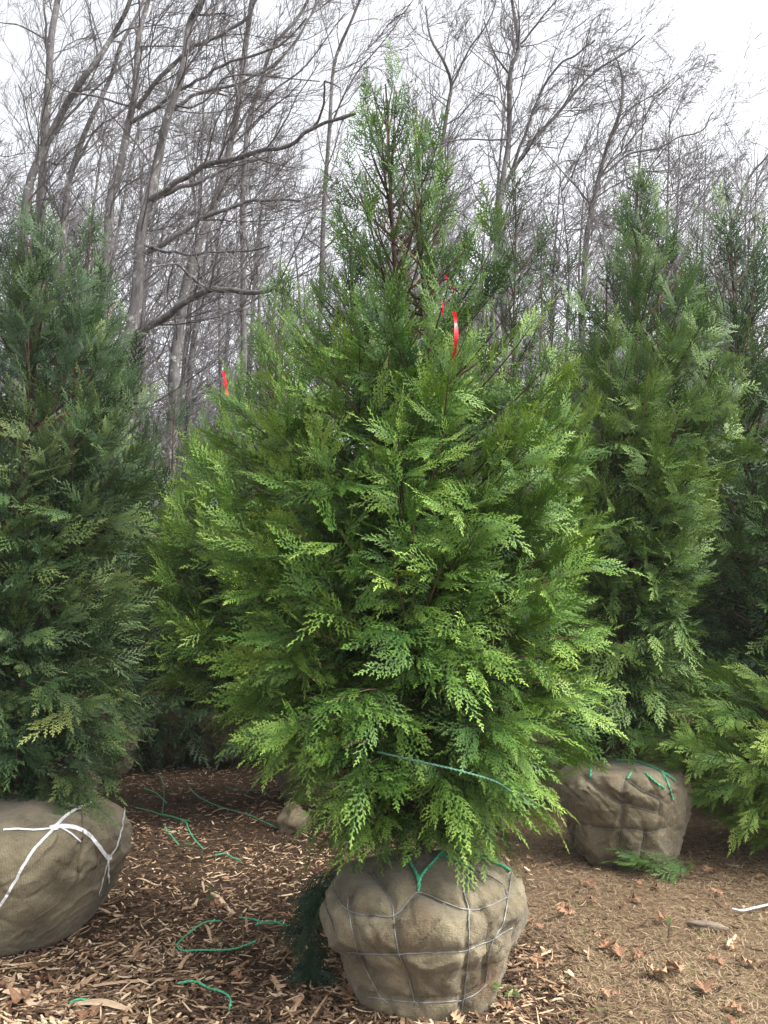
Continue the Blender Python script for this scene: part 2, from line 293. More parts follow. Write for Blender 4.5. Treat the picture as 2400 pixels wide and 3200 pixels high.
def interp(tab, z):
    return np.interp(z, [a for a, _ in tab], [b for _, b in tab])
def grow_crown(env, axis, n, seed, lod=2, back_lod=0, fscale=1., steep=None, base_tone=.0, sparse_top=None, bright=None, nf=1., camdir=(0, -1), sparse=0., leaders=(), fill=4):
    """env: [(z, radius)], axis: f(z)->(x, y). Returns foliage MB and twig MB. Branches leave the trunk, rise and carry fronds."""
    r = random.Random(seed); F_ = {}; tw = MB()
    z0, z1 = env[0][0], env[-1][0]; zs = np.linspace(z0, z1, 200); w = interp(env, zs)+.10; cw = np.cumsum(w); cw /= cw[-1]
    inst = {0: [], 1: [], 2: []}
    for b in range(n):
        zt = float(np.interp((b+r.random())/n, cw, zs)); th = (b*2.39996+r.uniform(-.5, .5)) % (2*math.pi)
        R = float(interp(env, zt)); h = (zt-z0)/(z1-z0)
        ns = float(noise3(math.cos(th)*1.6+seed, math.sin(th)*1.6, zt*1.9, seed))
        Rr = R*(1+.20*ns+r.uniform(-.12, .07))
        k = -.05+1.25*h if steep is None else steep[0]+steep[1]*h   # rise per unit reach
        lo = (0., 0.)
        if leaders and h > .45:
            c_ = [l for l in leaders if l[1] < zt < l[2]-.05]+[None]; l_ = r.choice(c_)
            if l_ is not None: lo = l_[0]; Rr = Rr*.8*max(.2, min(1, (l_[2]-zt)/.8))+.08
        _ax = axis
        def axis_(z, lo=lo): a = _ax(z); t = min(1, max(0, (z-1.2)/.9)); return (a[0]+lo[0]*t, a[1]+lo[1]*t)
        ax = axis_(zt); tip = np.array([ax[0]+Rr*math.cos(th), ax[1]+Rr*math.sin(th), zt])
        zb = zt-Rr*k-.05*r.random()-(.12 if h > .8 else 0); zb = max(zb, z0*.75+.06); a2 = axis_(zb)
        base = np.array([a2[0], a2[1], zb])
        mid = base*.45+tip*.55; mid[2] = base[2]+(tip[2]-base[2])*(.35 if h > .25 else .8)+(.05 if h < .25 else 0)
        ts = np.linspace(0, 1, 9)[:, None]; path = (1-ts)**2*base+2*ts*(1-ts)*mid+ts**2*tip
        ln = float(np.linalg.norm(np.diff(path, axis=0), axis=1).sum())
        tube(tw, path, np.linspace(.004+.006*min(1, ln), .0018, 9), 4, r.random())
        dens = 1.0 if h < .6 else 1.0-.5*sparse*min(1, (h-.6)/.2)
        if h > .6 and r.random() < .3*sparse: continue
        m = max(4, int(ln*15*nf*dens)); bn = np.array([r.gauss(0, .45), r.gauss(0, .45), r.gauss(0, .4)])
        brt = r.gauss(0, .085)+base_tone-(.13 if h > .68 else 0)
        for i in range(m):
            tm0 = .12 if h < .22 else .28
            t = tm0+(1-tm0)*((i+.8*r.random())/m) if i < m-1 else .97
            if h > .75: t = .1+.9*t
            j = min(7, int(t*8)); q = path[j]+(path[j+1]-path[j])*(t*8-j); tg = path[min(8, j+1)]-path[j]; tg /= np.linalg.norm(tg)+1e-9
            side = np.cross(tg, [0, 0, 1.]); side /= np.linalg.norm(side)+1e-9
            sg = 1 if i % 2 else -1; a = r.uniform(.35, .95)*sg
            if i == m-1: a = r.uniform(-.15, .15)
            d = tg*math.cos(a)+side*math.sin(a)+np.array([r.gauss(0, .22), r.gauss(0, .22), r.gauss(0, .22)])
            d[2] += (.45 if h > .55 else .10) if h > .25 else -.30*(1-h/.25)
            if r.random() < .2 and h < .7: d[2] -= .5
            d /= np.linalg.norm(d)
            # frond plane: hangs roughly vertical and facing outward, with scatter
            out = np.array([math.cos(th), math.sin(th), .55])+bn+np.array([r.gauss(0, .28), r.gauss(0, .28), r.gauss(0, .25)])
            nr = out-d*np.dot(out, d); nr /= np.linalg.norm(nr)+1e-9
            sc = fscale*r.uniform(.62, 1.05)*(1.0-.25*h)*(.8 if t < .5 else 1)
            facing = (math.cos(th)*camdir[0]+math.sin(th)*camdir[1])
            L_ = lod if facing > -.25 and t > .45 else max(back_lod, lod-1) if facing > -.5 else back_lod
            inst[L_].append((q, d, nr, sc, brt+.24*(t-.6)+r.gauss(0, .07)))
        for i in range(fill if h < .62 else 0):  # filler of old inner fronds, toned dark to deepen the crown's interior shade
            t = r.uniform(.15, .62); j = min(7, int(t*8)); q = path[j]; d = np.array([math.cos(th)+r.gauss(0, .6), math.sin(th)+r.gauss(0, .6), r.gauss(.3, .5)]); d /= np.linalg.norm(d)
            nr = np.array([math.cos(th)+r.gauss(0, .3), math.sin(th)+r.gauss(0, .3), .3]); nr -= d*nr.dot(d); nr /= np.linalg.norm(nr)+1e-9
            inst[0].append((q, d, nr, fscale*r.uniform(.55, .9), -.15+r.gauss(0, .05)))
    mb = MB()
    for L_, lst in inst.items():
        if not lst: continue
        ks = np.array([r.randrange(len(FR[L_])) for _ in lst])
        for k in range(len(FR[L_])):
            sel = [lst[i] for i in np.nonzero(ks == k)[0]]
            if not sel: continue
            V, A, LL = FR[L_][k]; T = np.array([s[0] for s in sel]); D = np.array([s[1] for s in sel]); Nn = np.array([s[2] for s in sel])
            S = np.array([s[3] for s in sel]); B = np.array([s[4] for s in sel]); Yv = np.cross(Nn, D)
            flip = np.where(np.arange(len(sel)) % 2, 1., -1.)[:, None]; Yv = Yv*flip
            R3 = np.stack([D, Yv, Nn], 1)*S[:, None, None]            # rows
            VV = np.einsum('vi,nij->nvj', V, R3)+T[:, None, :]
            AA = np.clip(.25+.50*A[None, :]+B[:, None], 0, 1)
            nv = len(V); Q = (np.arange(len(sel)*nv)).reshape(-1, 4)
            mb.add(VV.reshape(-1, 3), Q, AA.ravel())
    return mb, tw
def leader(mb, axis, z0, z1, r0, r1=.004, wob=.015, seed=0):
    z = np.linspace(z0, z1, 26); p = np.array([[*axis(a), a] for a in z])
    p[:, 0] += wob*noise3(z*3, seed, 0, 5); p[:, 1] += wob*noise3(z*3, seed, 9, 5)
    tube(mb, p, np.linspace(r0, r1, 26), 8, np.clip(.4+.3*noise3(np.repeat(z, 8)*9, 0, 0, 6), 0, 1))

# ------------------------------------------------------------------ root balls
def make_ball(c, prof, parent, seed, lines, greens=(), grooves=.017, lop=None, rs=1., wr=.0023):
    """burlapped ball: lathe profile, pulled in along wires; returns object and BVH"""
    nu, nv = 260, 130
    rr = np.array([a for a, _ in prof]); zz = np.array([b for _, b in prof])
    s = np.r_[0, np.cumsum(np.hypot(np.diff(rr), np.diff(zz)))]; q = np.linspace(0, s[-1], nv); Rr = np.interp(q, s, rr); Zz = np.interp(q, s, zz)
    k = np.exp(-np.linspace(-2, 2, 9)**2); k /= k.sum(); Rr = np.convolve(np.pad(Rr, 4, 'edge'), k, 'valid'); Zz = np.convolve(np.pad(Zz, 4, 'edge'), k, 'valid')
    th = np.arange(nu)*2*math.pi/nu; TH, R0 = np.meshgrid(th, Rr*rs); _, Z0 = np.meshgrid(th, Zz)
    cx, sx = np.cos(TH), np.sin(TH); H = Zz.max()
    am = 1+.06*noise3(cx*1.3+seed, sx*1.3, Z0*3, seed)+.030*noise3(cx*3+seed, sx*3, Z0*8, seed+1)
    am += .018*noise3(cx*7, sx*7, Z0*10, seed+2)*np.clip(Z0/H*2, .3, 1)
    # vertical folds in the cloth
    am += .014*np.sin(TH*9+2.5*noise3(cx*2, sx*2, Z0*5, seed+3))*np.clip(1.1-Z0/H, 0, 1)
    # fine drapery creases running aslant
    cr = np.abs(noise3(cx*4+Z0*9, sx*4-Z0*7, Z0*3, seed+6)); am -= .028*np.clip(1-cr*8, 0, 1); am += .03*np.clip(1-np.abs(noise3(cx*5-Z0*11, sx*5, Z0*9, seed+12))*6, 0, 1)
    am += .018*np.clip(1-np.abs(noise3(cx*2.6-Z0*5, sx*2.6, Z0*5, seed+9))*5, 0, 1)
    if lop is not None: am *= lop(TH, Z0)
    V = np.stack([c[0]+R0*am*cx, c[1]+R0*am*sx, c[2]+Z0+.012*noise3(cx*R0*8, sx*R0*8, 0, seed+4)*(Z0 > H*.8)], -1).reshape(-1, 3)
    i = np.arange(nv-1)[:, None]*nu; j = np.arange(nu)[None, :]; kk = (j+1) % nu
    Q = np.stack([i+j, i+kk, i+nu+kk, i+nu+j], -1).reshape(-1, 4)
    O = Vector((0, 0, CAMH))
    def project(bvh, line, off):
        pts = resample(smooth_line([(a, b, 0) for a, b in line], 6), 6); out = []
        for a in pts:
            loc, nrm, _, _ = bvh.ray_cast(O, ray(a[0], a[1]).normalized())
            if loc is not None and (loc-Vector(c)).length < 1.2: out.append(np.array(loc+nrm*off))
        return np.array(out)
    bvh = BVHTree.FromPolygons([tuple(v) for v in V], Q.tolist())
    allp = [project(bvh, l, 0) for l in lines]; allp = [p for p in allp if len(p) > 1]
    # wires on the far side too, by angle
    for a in np.arange(0, 2*math.pi, 2*math.pi/8):
        if math.sin(a) > .35:
            jj = int(a/(2*math.pi)*nu); allp.append(V.reshape(nv, nu, 3)[nv//12:int(nv*.8):3, jj])
    pts = np.concatenate([resample(p, .012) for p in allp]) if allp else np.zeros((0, 3))
    if len(pts):
        from mathutils.kdtree import KDTree
        kd = KDTree(len(pts)); [kd.insert(p, n_) for n_, p in enumerate(pts)]; kd.balance()
        d = np.array([kd.find(v)[2] for v in V])
        cen = np.array([c[0], c[1], c[2]+H*.45]); dirs = V-cen; dirs /= np.linalg.norm(dirs, axis=1)[:, None]+1e-9
        V = V-dirs*(grooves*np.exp(-(d/.016)**2)+grooves*.5*np.exp(-(d/.05)**2))[:, None]+dirs*(.015*np.clip(d/.11, 0, 1))[:, None]
    bvh = BVHTree.FromPolygons([tuple(v) for v in V], Q.tolist())
    mb = MB(); mb.add(V, Q); o = mb.build('root_ball', M['burlap'], parent, True)
    me = o.data; wv = me.attributes.new('weave', 'FLOAT_VECTOR', 'POINT')
    U = np.stack([TH*.42, np.repeat(q[:, None], nu, 1), 0*TH], -1); wv.data.foreach_set('vector', U.astype(np.float32).ravel())
    if lines:
        wb = MB()
        for l in lines:
            p = project(bvh, l, .0035)
            if len(p) > 2:
                if len(p) > 8: p[1:-1] = (p[:-2]+p[1:-1]+p[2:])/3
                tube(wb, p, wr, 5)
        for p in allp[len(lines):]: tube(wb, p+(p-np.array([c[0], c[1], 0])*[1, 1, 0]-p*[0, 0, 1])*.015, .002, 4)
        wb.build('wire_basket', M['wire'], o, True)
    for l in greens:
        p = project(bvh, l, .006)
        if len(p) > 3: g = MB(); twine(g, p[::3], .0042, .026); g.build('twine', M['twine'], o, True)
    return o, bvh, project
def dec(o_x, o_y, s, L): return [[(o_x+s*a, o_y+s*b) for a, b in l] for l in L]

ARB = 'burlapped arborvitaes set out in the nursery yard'
def arbor(loc, label, env, axis, n, seed, leaf, ball=None, group=ARB, trunk_r=.03, leaders=None, **kw):
    root = empty('arborvitae', loc, label, 'evergreen tree', group)
    lx, ly = loc[0], loc[1]
    ax = (lambda z: (axis(z)[0]-lx, axis(z)[1]-ly))
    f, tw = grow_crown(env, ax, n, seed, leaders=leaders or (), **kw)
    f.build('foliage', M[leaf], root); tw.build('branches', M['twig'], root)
    tb = MB(); leader(tb, ax, .3, env[-1][0]*.99, trunk_r, seed=seed)
    for (dx, za, zb) in (leaders or []):
        def ax2(z, dx=dx, za=za, zb=zb):
            a = ax(z); t = min(1, max(0, (z-1.2)/.9)); return (a[0]+dx[0]*t, a[1]+dx[1]*t)
        leader(tb, ax2, za, zb, trunk_r*.7, seed=seed+3)
    tb.build('trunk', M['trunkbark'], root, True)
    return root
def lin(x0, y0, x1, y1, z1): return lambda z: (x0+(x1-x0)*z/z1, y0+(y1-y0)*z/z1)

# main tree
mx_axis = lin(.19, 3.50, .0, 3.60, 4.2)
main = arbor((.16, 3.47, 0), 'tall bright green arborvitae in the foreground with two leaders above its wired burlap ball',
    [(.60, .20), (.70, .34), (.82, .48), (.94, .58), (1.08, .66), (1.43, .69), (1.9, .71), (2.18, .68), (2.5, .61), (2.75, .53), (3.0, .45), (3.3, .35), (3.7, .23), (4.0, .13), (4.18, .04)],
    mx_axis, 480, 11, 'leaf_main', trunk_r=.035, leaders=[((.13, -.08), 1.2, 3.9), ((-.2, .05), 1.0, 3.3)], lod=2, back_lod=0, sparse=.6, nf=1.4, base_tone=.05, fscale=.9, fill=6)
s = 750/1659
FW = dec(950, 2600, s, [
 [(160,350),(225,450),(305,545),(450,570),(618,578),(700,500),(785,415),(950,475),(1140,540),(1280,510),(1410,455)], [(1410,455),(1360,350),(1190,265)], [(1410,455),(1435,285)],
 [(305,450),(310,560),(360,790),(440,970),(530,1140),(580,1180)], [(450,265),(520,350),(595,470),(618,578),(625,690),(655,840),(715,1000),(765,1170),(790,1200)],
 [(1170,270),(1110,410),(1140,540),(1140,800),(1125,960),(1105,1150),(1090,1225)], [(1410,455),(1380,620),(1310,740),(1270,900),(1250,1060)],
 [(300,830),(450,842),(650,842),(900,835),(1090,825),(1170,800),(1310,740),(1440,660)], [(450,1140),(590,1160),(800,1178),(1000,1172),(1110,1155),(1200,1110),(1260,1050)], [(125,400),(150,520),(200,650)]])
FG = dec(950, 2600, s, [[(130,330),(200,240),(350,170),(520,145)], [(160,350),(200,260),(260,215)], [(695,150),(740,230),(790,330),(790,410)], [(965,135),(880,230),(800,330),(792,400)],
 [(1000,135),(1150,155),(1250,190),(1340,225),(1440,285)], [(940,170),(1060,205),(1170,265)]])
prof_f = [(.0, 0), (.23, 0.0), (.285, .03), (.325, .10), (.345, .18), (.355, .22), (.405, .265), (.43, .33), (.43, .385), (.405, .445), (.33, .49), (.2, .52), (.0, .54)]
def world_ball(root, c, *a, **k):
    """balls are modelled in world space and then parented, keeping their place"""
    o, b, p = make_ball(c, a[0], None, *a[1:], **k)
    o.parent = root; o.matrix_parent_inverse = Matrix.Translation(-root.location); return o, b, p
lop_f = lambda T, Z: 1+.10*np.exp(-((T-.5)/.4)**2)*np.clip((Z-.3)*10, 0, 1)+.05*np.exp(-((np.mod(T+.9, 2*math.pi))/.5)**2)*(Z > .24)+.05*np.exp(-((np.mod(T+.4, 2*math.pi)-.9)/.4)**2)*np.clip((Z-.3)*8, 0, 1)
b1 = world_ball(main, (.165, 3.47, -.005), prof_f, 5, FW, FG, lop=lop_f, rs=.925)

# right tree
ra = lin(1.55, 5.4, 1.9, 5.5, 4.8)
right = arbor((1.57, 5.38, 0), 'deep green arborvitae right of the foreground tree with bare brown twigs near its base',
    [(.72, .16), (.85, .22), (1.1, .3), (1.4, .34), (2.0, .42), (2.7, .55), (3.1, .57), (3.5, .45), (3.9, .34), (4.3, .18), (4.8, .04)], ra, 340, 23, 'leaf_right',
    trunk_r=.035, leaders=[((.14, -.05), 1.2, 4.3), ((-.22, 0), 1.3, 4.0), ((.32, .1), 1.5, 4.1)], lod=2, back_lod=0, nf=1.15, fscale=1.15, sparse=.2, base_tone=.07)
s = 800/1475
DW = dec(1600, 2000, s, [[(420,790),(480,850),(560,900),(640,940),(700,955),(830,990)], [(650,790),(630,870),(640,940),(620,1100),(600,1250),(585,1350)], [(650,790),(740,860),(830,900),(860,930),(855,1000)],
 [(200,1040),(350,1055),(480,1080),(600,1092),(720,1098),(780,1110),(890,1090)], [(350,1050),(355,1200),(440,1250)], [(590,1275),(720,1280)], [(770,1110),(740,1290)]])
DG = dec(1600, 2000, s, [[(600,700),(700,700),(840,750),(940,815)], [(860,760),(900,840),(925,930)], [(770,770),(850,840),(885,860)], [(670,800),(700,750)], [(455,715),(455,790)]])
prof_d = [(.0, 0), (.22, 0.0), (.27, .03), (.32, .1), (.34, .22), (.37, .33), (.40, .45), (.39, .53), (.34, .58), (.2, .6), (0, .615)]
b2 = world_ball(right, (1.55, 5.36, -.005), prof_d, 17, DW, DG, grooves=.016, wr=.0015)

# left tree
left = arbor((-1.88, 4.25, 0), 'olive green arborvitae at the left edge on a burlap ball tied with white straps',
    [(.56, .34), (.72, .42), (.95, .42), (1.2, .42), (1.9, .42), (2.3, .42), (2.7, .44), (3.1, .4), (3.5, .24), (3.8, .06)], lin(-1.9, 4.3, -1.98, 4.3, 3.8), 300, 31, 'leaf_left',
    leaders=[((.2, .1), 1.0, 3.3)], lod=2, back_lod=0, camdir=(.4, -.9), nf=1.35, fill=6)
s = 900/1659
BW = dec(0, 2300, s, [[(470,450),(475,560),(450,720),(440,830),(330,960),(180,1060)], [(545,640),(560,720),(500,860)]])
prof_b = [(.0, 0), (.25, 0.0), (.32, .03), (.40, .12), (.48, .24), (.535, .36), (.545, .46), (.50, .54), (.4, .59), (.2, .62), (0, .64)]
b3o, b3, p3 = world_ball(left, (-1.83, 4.15, -.005), prof_b, 29, [], (), lop=lambda T, Z: 1+0*T, rs=.95)
for l in BW:
    g = MB(); p = p3(b3, l, .004)
    if len(p) > 3: tube(g, p, .004, 5); g.build('rope', M['rope_dark'], b3o, True)
def strap(mb, p, w):
    p = resample(smooth_line(p, 4), .012); t = np.gradient(p, axis=0); t /= np.linalg.norm(t, axis=1)[:, None]
    cen = np.array([-1.83, 4.15, .3]); n = p-cen; n /= np.linalg.norm(n, axis=1)[:, None]; s_ = np.cross(t, n); s_ /= np.linalg.norm(s_, axis=1)[:, None]
    k = len(p); V = np.concatenate([p-s_*w/2, p+s_*w/2, p+s_*w/2+n*.0015, p-s_*w/2+n*.0015]); i = np.arange(k-1)
    Q = np.concatenate([np.stack([i+a*k, i+1+a*k, i+1+b*k, i+b*k], 1) for a, b in ((0, 1), (1, 2), (2, 3), (3, 0))]); mb.add(V, Q)
for l, w in zip(dec(0, 2300, s, [[(0,975),(60,880),(130,760),(200,650),(310,540)], [(20,545),(100,540),(200,545),(310,535)], [(310,530),(400,450),(530,385)], [(320,525),(420,530),(500,565),(560,630),(610,695)],
    [(340,530),(400,560),(460,610)], [(625,695),(670,630),(700,520),(715,420)], [(620,700),(620,780),(622,845)], [(610,740),(590,820),(565,915)], [(300,520),(318,548)], [(610,690),(640,700)]]), [.012, .008, .013, .020, .007, .010, .013, .005, .03, .026]):
    p = p3(b3, l, .006)
    if len(p) > 2: g = MB(); strap(g, p, w); g.build('strap', M['strap'], b3o)

# ------------------------------------------------------------------ further arborvitaes
second = arbor((-.55, 7.1, 0), 'arborvitae close behind the foreground tree on its left, carrying a red ribbon',
    [(.5, .3), (.8, .55), (1.2, .72), (2.3, .78), (2.8, .62), (3.2, .44), (3.7, .28), (4.2, .14), (4.5, .04)], lambda z: (-.55-.63*min(1, z/1.2)+.07*z, 7.1-.5*min(1, z/1.2)), 340, 41, 'leaf_main', lod=1, back_lod=0, nf=.85, fscale=1.25, base_tone=.16, camdir=(-.3, -.95))
arbor((-2.45, 5.9, 0), 'thin topped arborvitae behind the left edge tree', [(.5, .35), (.9, .5), (2.0, .48), (2.8, .36), (3.4, .25), (4.2, .15), (4.6, .05)],
    lin(-2.45, 5.9, -2.3, 5.9, 4.6), 320, 43, 'leaf_left', lod=1, back_lod=0, nf=1.1, fscale=1.1, camdir=(.3, -.95), leaders=[((.18, 0), 1.5, 4.1)])
arbor((1.1, 7.1, 0), 'arborvitae standing in the gap between the foreground tree and the right one', [(.5, .4), (.9, .66), (2.0, .72), (2.9, .66), (3.6, .62), (4.4, .5), (5.2, .26), (5.7, .05)],
    lin(1.1, 7.1, 1.25, 7.1, 5.7), 220, 47, 'leaf_right', lod=1, back_lod=0, nf=.7, fscale=1.2, base_tone=-.12, leaders=[((.25, 0), 1.5, 5.2), ((-.3, 0), 1.5, 5)])
arbor((3.1, 6.7, 0), 'shaded dark arborvitae at the right edge behind the lying one', [(.5, .4), (.9, .7), (2.0, .85), (2.9, .8), (3.6, .66), (4.4, .5), (5.0, .3), (5.4, .05)],
    lin(3.1, 6.7, 3.1, 6.7, 5.6), 330, 53, 'leaf_right', lod=1, back_lod=0, nf=.8, fscale=1.2, base_tone=-.08, camdir=(-.4, -.9))
for _o in [o for o in bpy.data.objects if o.name.startswith('arborvitae') and not any(c.name.startswith('root_ball') for c in o.children)]:
    world_ball(_o, (_o.location.x, _o.location.y, -.005), prof_d, 40+int(abs(_o.location.x)*10), [], ())
# a felled one lying on its side at the right, stem toward the right
def lying():
    root = empty('arborvitae', (3.7, 5.5, .5), 'bright green arborvitae lying on its side at the right edge', 'evergreen tree', 'arborvitaes lying on the ground')
    f, tw = grow_crown([(.1, .3), (.5, .46), (1.0, .56), (1.5, .48), (1.9, .3), (2.1, .12)], lambda z: (0, 0), 210, 61, lod=2, back_lod=1, base_tone=.22, nf=1.2, steep=(.8, .5), camdir=(0, -1))
    a = f.build('foliage', M['leaf_main'], root); b = tw.build('branches', M['twig'], root)
    t = MB(); tube(t, [(0, 0, -.9), (0, .01, 0), (.02, 0, 1), (0, 0, 1.9)], [.05, .045, .03, .01], 8, .5); t.build('trunk', M['trunkbark'], root, True); make_ball((0, 0, -1.15), prof_d, root, 77, [], ())
    root.rotation_euler = (math.radians(15), math.radians(-82), math.radians(-10))
lying()
# rows behind
proto = {}
def far_arbor(k):
    r = empty('arborvitae', (0, 0, 0), 'x', 'evergreen tree', 'arborvitaes in the rows behind')
    H = [4.2, 4.8, 3.8][k]
    f, tw = grow_crown([(.16, .5), (.8, .7), (1.8, .74), (H*.62, .6), (H*.8, .34), (H, .04)], lambda z: (0, 0), 190, 71+k, lod=1, back_lod=0, nf=.7, fscale=1.3)
    f.build('foliage', M['leaf_far'], r); tw.build('branches', M['twig'], r); t = MB(); leader(t, lambda z: (0, 0), 0, H, .035, seed=k); t.build('trunk', M['trunkbark'], r, True); make_ball((0, 0, -.005), prof_d, r, 90+k, [], ())
    return r
def copy_tree(o, parent=None):
    c = o.copy(); C.objects.link(c); c.parent = parent
    for ch in list(o.children): copy_tree(ch, c)
    return c
rows = [(690, 9.0, 2, .95, 'dark arborvitae closing the left gap at its near end'), (400, 8.9, 0, .8, 'short dark arborvitae just behind the thin topped one'), (520, 9.0, 0, 1.0, 'small dark arborvitae in the gap left of the foreground tree'), (330, 8.2, 1, .9, 'dark arborvitae far back behind the two left trees'), (100, 8.6, 2, 1.05, 'dark arborvitae behind the far left edge'),
        (1000, 9.3, 1, 1.0, 'far arborvitae hidden mostly behind the foreground tree crown'), (1500, 9.6, 2, 1.15, 'far arborvitae right of the foreground leader'), (1900, 9.0, 0, 1.1, 'far arborvitae behind the tall right tree'),
        (2280, 9.6, 1, 1.0, 'far arborvitae beyond the right edge tree'), (640, 10.5, 2, 1.1, 'faint arborvitae deepest in the left gap'), (2420, 8.2, 2, 1.1, 'arborvitae filling the right edge'), (-60, 6.4, 1, .8, 'olive arborvitae cut by the left edge'), (1250, 8.4, 0, 1., 'far arborvitae straight behind the foreground tree'), (440, 12.0, 0, 1.1, 'most distant arborvitae in front of the lichened trunk'), (1720, 11.5, 1, 1.0, 'distant arborvitae low between two right trees'), (3150, 4.9, 0, 1.05, 'arborvitae standing just outside the right edge'), (3000, 6.6, 1, .95, 'arborvitae outside the right edge behind the lying one')]  # last two stand out of view, added to shade the right-hand ground
used = set()
for px, Y, k, sc, lab in rows:
    if k not in proto: proto[k] = far_arbor(k); o = proto[k]
    else: o = copy_tree(proto[k])
    o.location = ((px-1200)/F*Y*.99, Y, 0); o.scale = (sc,)*3; o.rotation_euler = (0, 0, Y*2.3); o['label'] = lab

# ------------------------------------------------------------------ bare woods
def branch_out(acc, rnd, p, d, L, r, lvl, bias, maxlvl):
    n = 5 if lvl < 3 else 4; pts = [np.array(p)]; d = np.array(d, float)
    for i in range(n):
        d = d+np.array([rnd.gauss(0, .17), rnd.gauss(0, .17), rnd.gauss(0, .15)])+bias*.10; d /= np.linalg.norm(d); pts.append(pts[-1]+d*L/n)
    acc.append((lvl, pts, r))
    if lvl >= maxlvl: return
    for i in range({1: 7, 2: 7, 3: 5}.get(lvl, 4)):
        t = rnd.uniform(.2, 1.0); k = min(n-1, int(t*n)); q = pts[k]+(pts[k+1]-pts[k])*(t*n-k); tg = pts[k+1]-pts[k]; tg /= np.linalg.norm(tg)
        s_ = np.array([rnd.gauss(0, 1), rnd.gauss(0, 1), rnd.gauss(0, 1)]); s_ -= tg*np.dot(s_, tg); s_ /= np.linalg.norm(s_)
        a = rnd.uniform(.45, .95); branch_out(acc, rnd, q, tg*math.cos(a)+s_*math.sin(a)+bias*.25, L*rnd.uniform(.38, .6)*(1.15-t*.4), max(.0048, r*.46*(1.15-t*.5)), lvl+1, bias, maxlvl)
def acc_mesh(acc, lv, mb):
    for l, pts, r in acc:
        if l in lv: n = len(pts); tube(mb, smooth_line(pts, 2) if l < 2 else np.array(pts), np.linspace(r, r*(.4 if l < 2 else .5), 2*(n-1)+1 if l < 2 else n), 6 if l < 2 else 3, (l*.37+r*30) % 1)
WG = 'bare trees in the woods behind'
def authored(label, Y, trunk, w0, w1, limbs, seed, bias=(.45, -.1, .5), maxlvl=4, dens=.5):
    rnd = random.Random(seed); base = P(trunk[0][0], trunk[0][1], Y); px2m = Y/F
    tr = [P(a, b, Y+.0006*max(0, 1000-b)*rnd.uniform(-.5, .5)) for a, b in trunk]; b0 = Vector((tr[0].x-.02*Y, Y, -.1)); tr = [b0]+tr
    root = empty('bare_tree', (b0.x, b0.y, 0), label, 'tree', WG); loc = np.array([b0.x, b0.y, 0])
    p = smooth_line(tr, 6)-loc; n = len(p); tm = MB(); rad = np.linspace(w0*px2m/2*1.1, w1*px2m/2, n); tube(tm, p, rad*(1+.05*noise3(np.arange(n)*.7, 0, 0, seed)), 10, .5); tm.build('trunk', M['bark'], root, True)
    bias = np.array(bias); acc = []; stems = [(p, rad, 1.0)]
    for pts, w in limbs:
        dy = rnd.uniform(-2.2, .4); q = [P(a, b, Y+dy*i/len(pts)) for i, (a, b) in enumerate(pts)]
        q = smooth_line(q, 6)-loc; q += .022*np.stack([noise3(np.arange(len(q))*.5, k, 0, seed) for k in range(3)], 1); lm = MB(); rr = np.linspace(w*px2m/2, w*px2m*.22, len(q)); tube(lm, q, rr, 8, .4); lm.build('limb', M['bark'], root, True); stems.append((q, rr, 1.4))
    for q, rr, dn in stems:
        s_ = np.r_[0, np.cumsum(np.linalg.norm(np.diff(q, axis=0), axis=1))]; k = int(s_[-1]*2.9*dn*dens)
        for i in range(k):
            x = rnd.uniform(.22 if dn == 1 else .12, 1)*s_[-1]; j = min(len(q)-2, int(np.searchsorted(s_, x))-1); j = max(j, 0); tg = q[j+1]-q[j]; tg /= np.linalg.norm(tg)
            v = np.array([rnd.gauss(0, 1), rnd.gauss(0, 1), rnd.gauss(0, .7)]); v -= tg*np.dot(v, tg); v /= np.linalg.norm(v)
            branch_out(acc, rnd, q[j], tg*.6+v*.8+bias*.5, rnd.uniform(.7, 2.2), min(rr[j]*.38, .02), 2, bias, maxlvl)
    tm = MB(); acc_mesh(acc, (2, 3, 4), tm); tm.build('twigs', M['bare_twig'], root)
    return root
authored('lichen speckled bare tree at left whose thick low limb reaches right', 13, [(388,1400),(394,1194),(405,1070),(427,940),(434,832),(441,723),(463,637),(492,506),(521,376),(571,217),(593,72),(629,0),(665,-160)], 46, 16,
 [([(405,1070),(470,1020),(560,960),(650,905),(700,908),(800,915),(880,905)], 27), ([(650,905),(600,870),(555,830),(470,835)], 12), ([(450,795),(550,738),(615,694),(694,658),(767,633),(854,626),(940,629)], 18),
  ([(470,625),(550,571),(637,521),(723,499),(796,477),(904,456),(977,405),(1114,354)], 20), ([(475,622),(564,586),(651,557),(731,517),(832,492)], 17), ([(500,425),(535,347),(600,304),(687,275),(767,253),(854,203),(933,123),(991,0)], 14),
  ([(455,770),(550,792),(651,792),(760,785),(840,770)], 11), ([(977,405),(1010,330),(1015,260),(1060,275)], 9), ([(540,330),(620,330),(700,250),(800,235),(1000,255)], 8)], 1)
authored('bare tree left of the lichened one with a limb sweeping up to the right', 14, [(310,1400),(318,1085),(325,868),(340,723),(347,615),(376,521),(398,405),(420,304),(427,217),(434,109),(463,0),(490,-150)], 34, 14,
 [([(427,340),(477,268),(550,195),(608,145),(687,109),(767,58),(796,0),(840,-80)], 16), ([(410,380),(492,333),(550,289),(615,253),(694,203),(780,175),(870,140),(960,60)], 13), ([(400,330),(300,300),(200,280),(120,220)], 8)], 2)
authored('bare tree near the left edge with a steep rightward lean', 15, [(40,1300),(60,900),(87,600),(137,470),(188,362),(239,275),(304,188),(354,109),(400,20),(430,-90)], 30, 12, [([(137,470),(240,330),(330,250),(420,180),(520,90)], 9), ([(354,115),(420,85),(520,75)], 6)], 3)
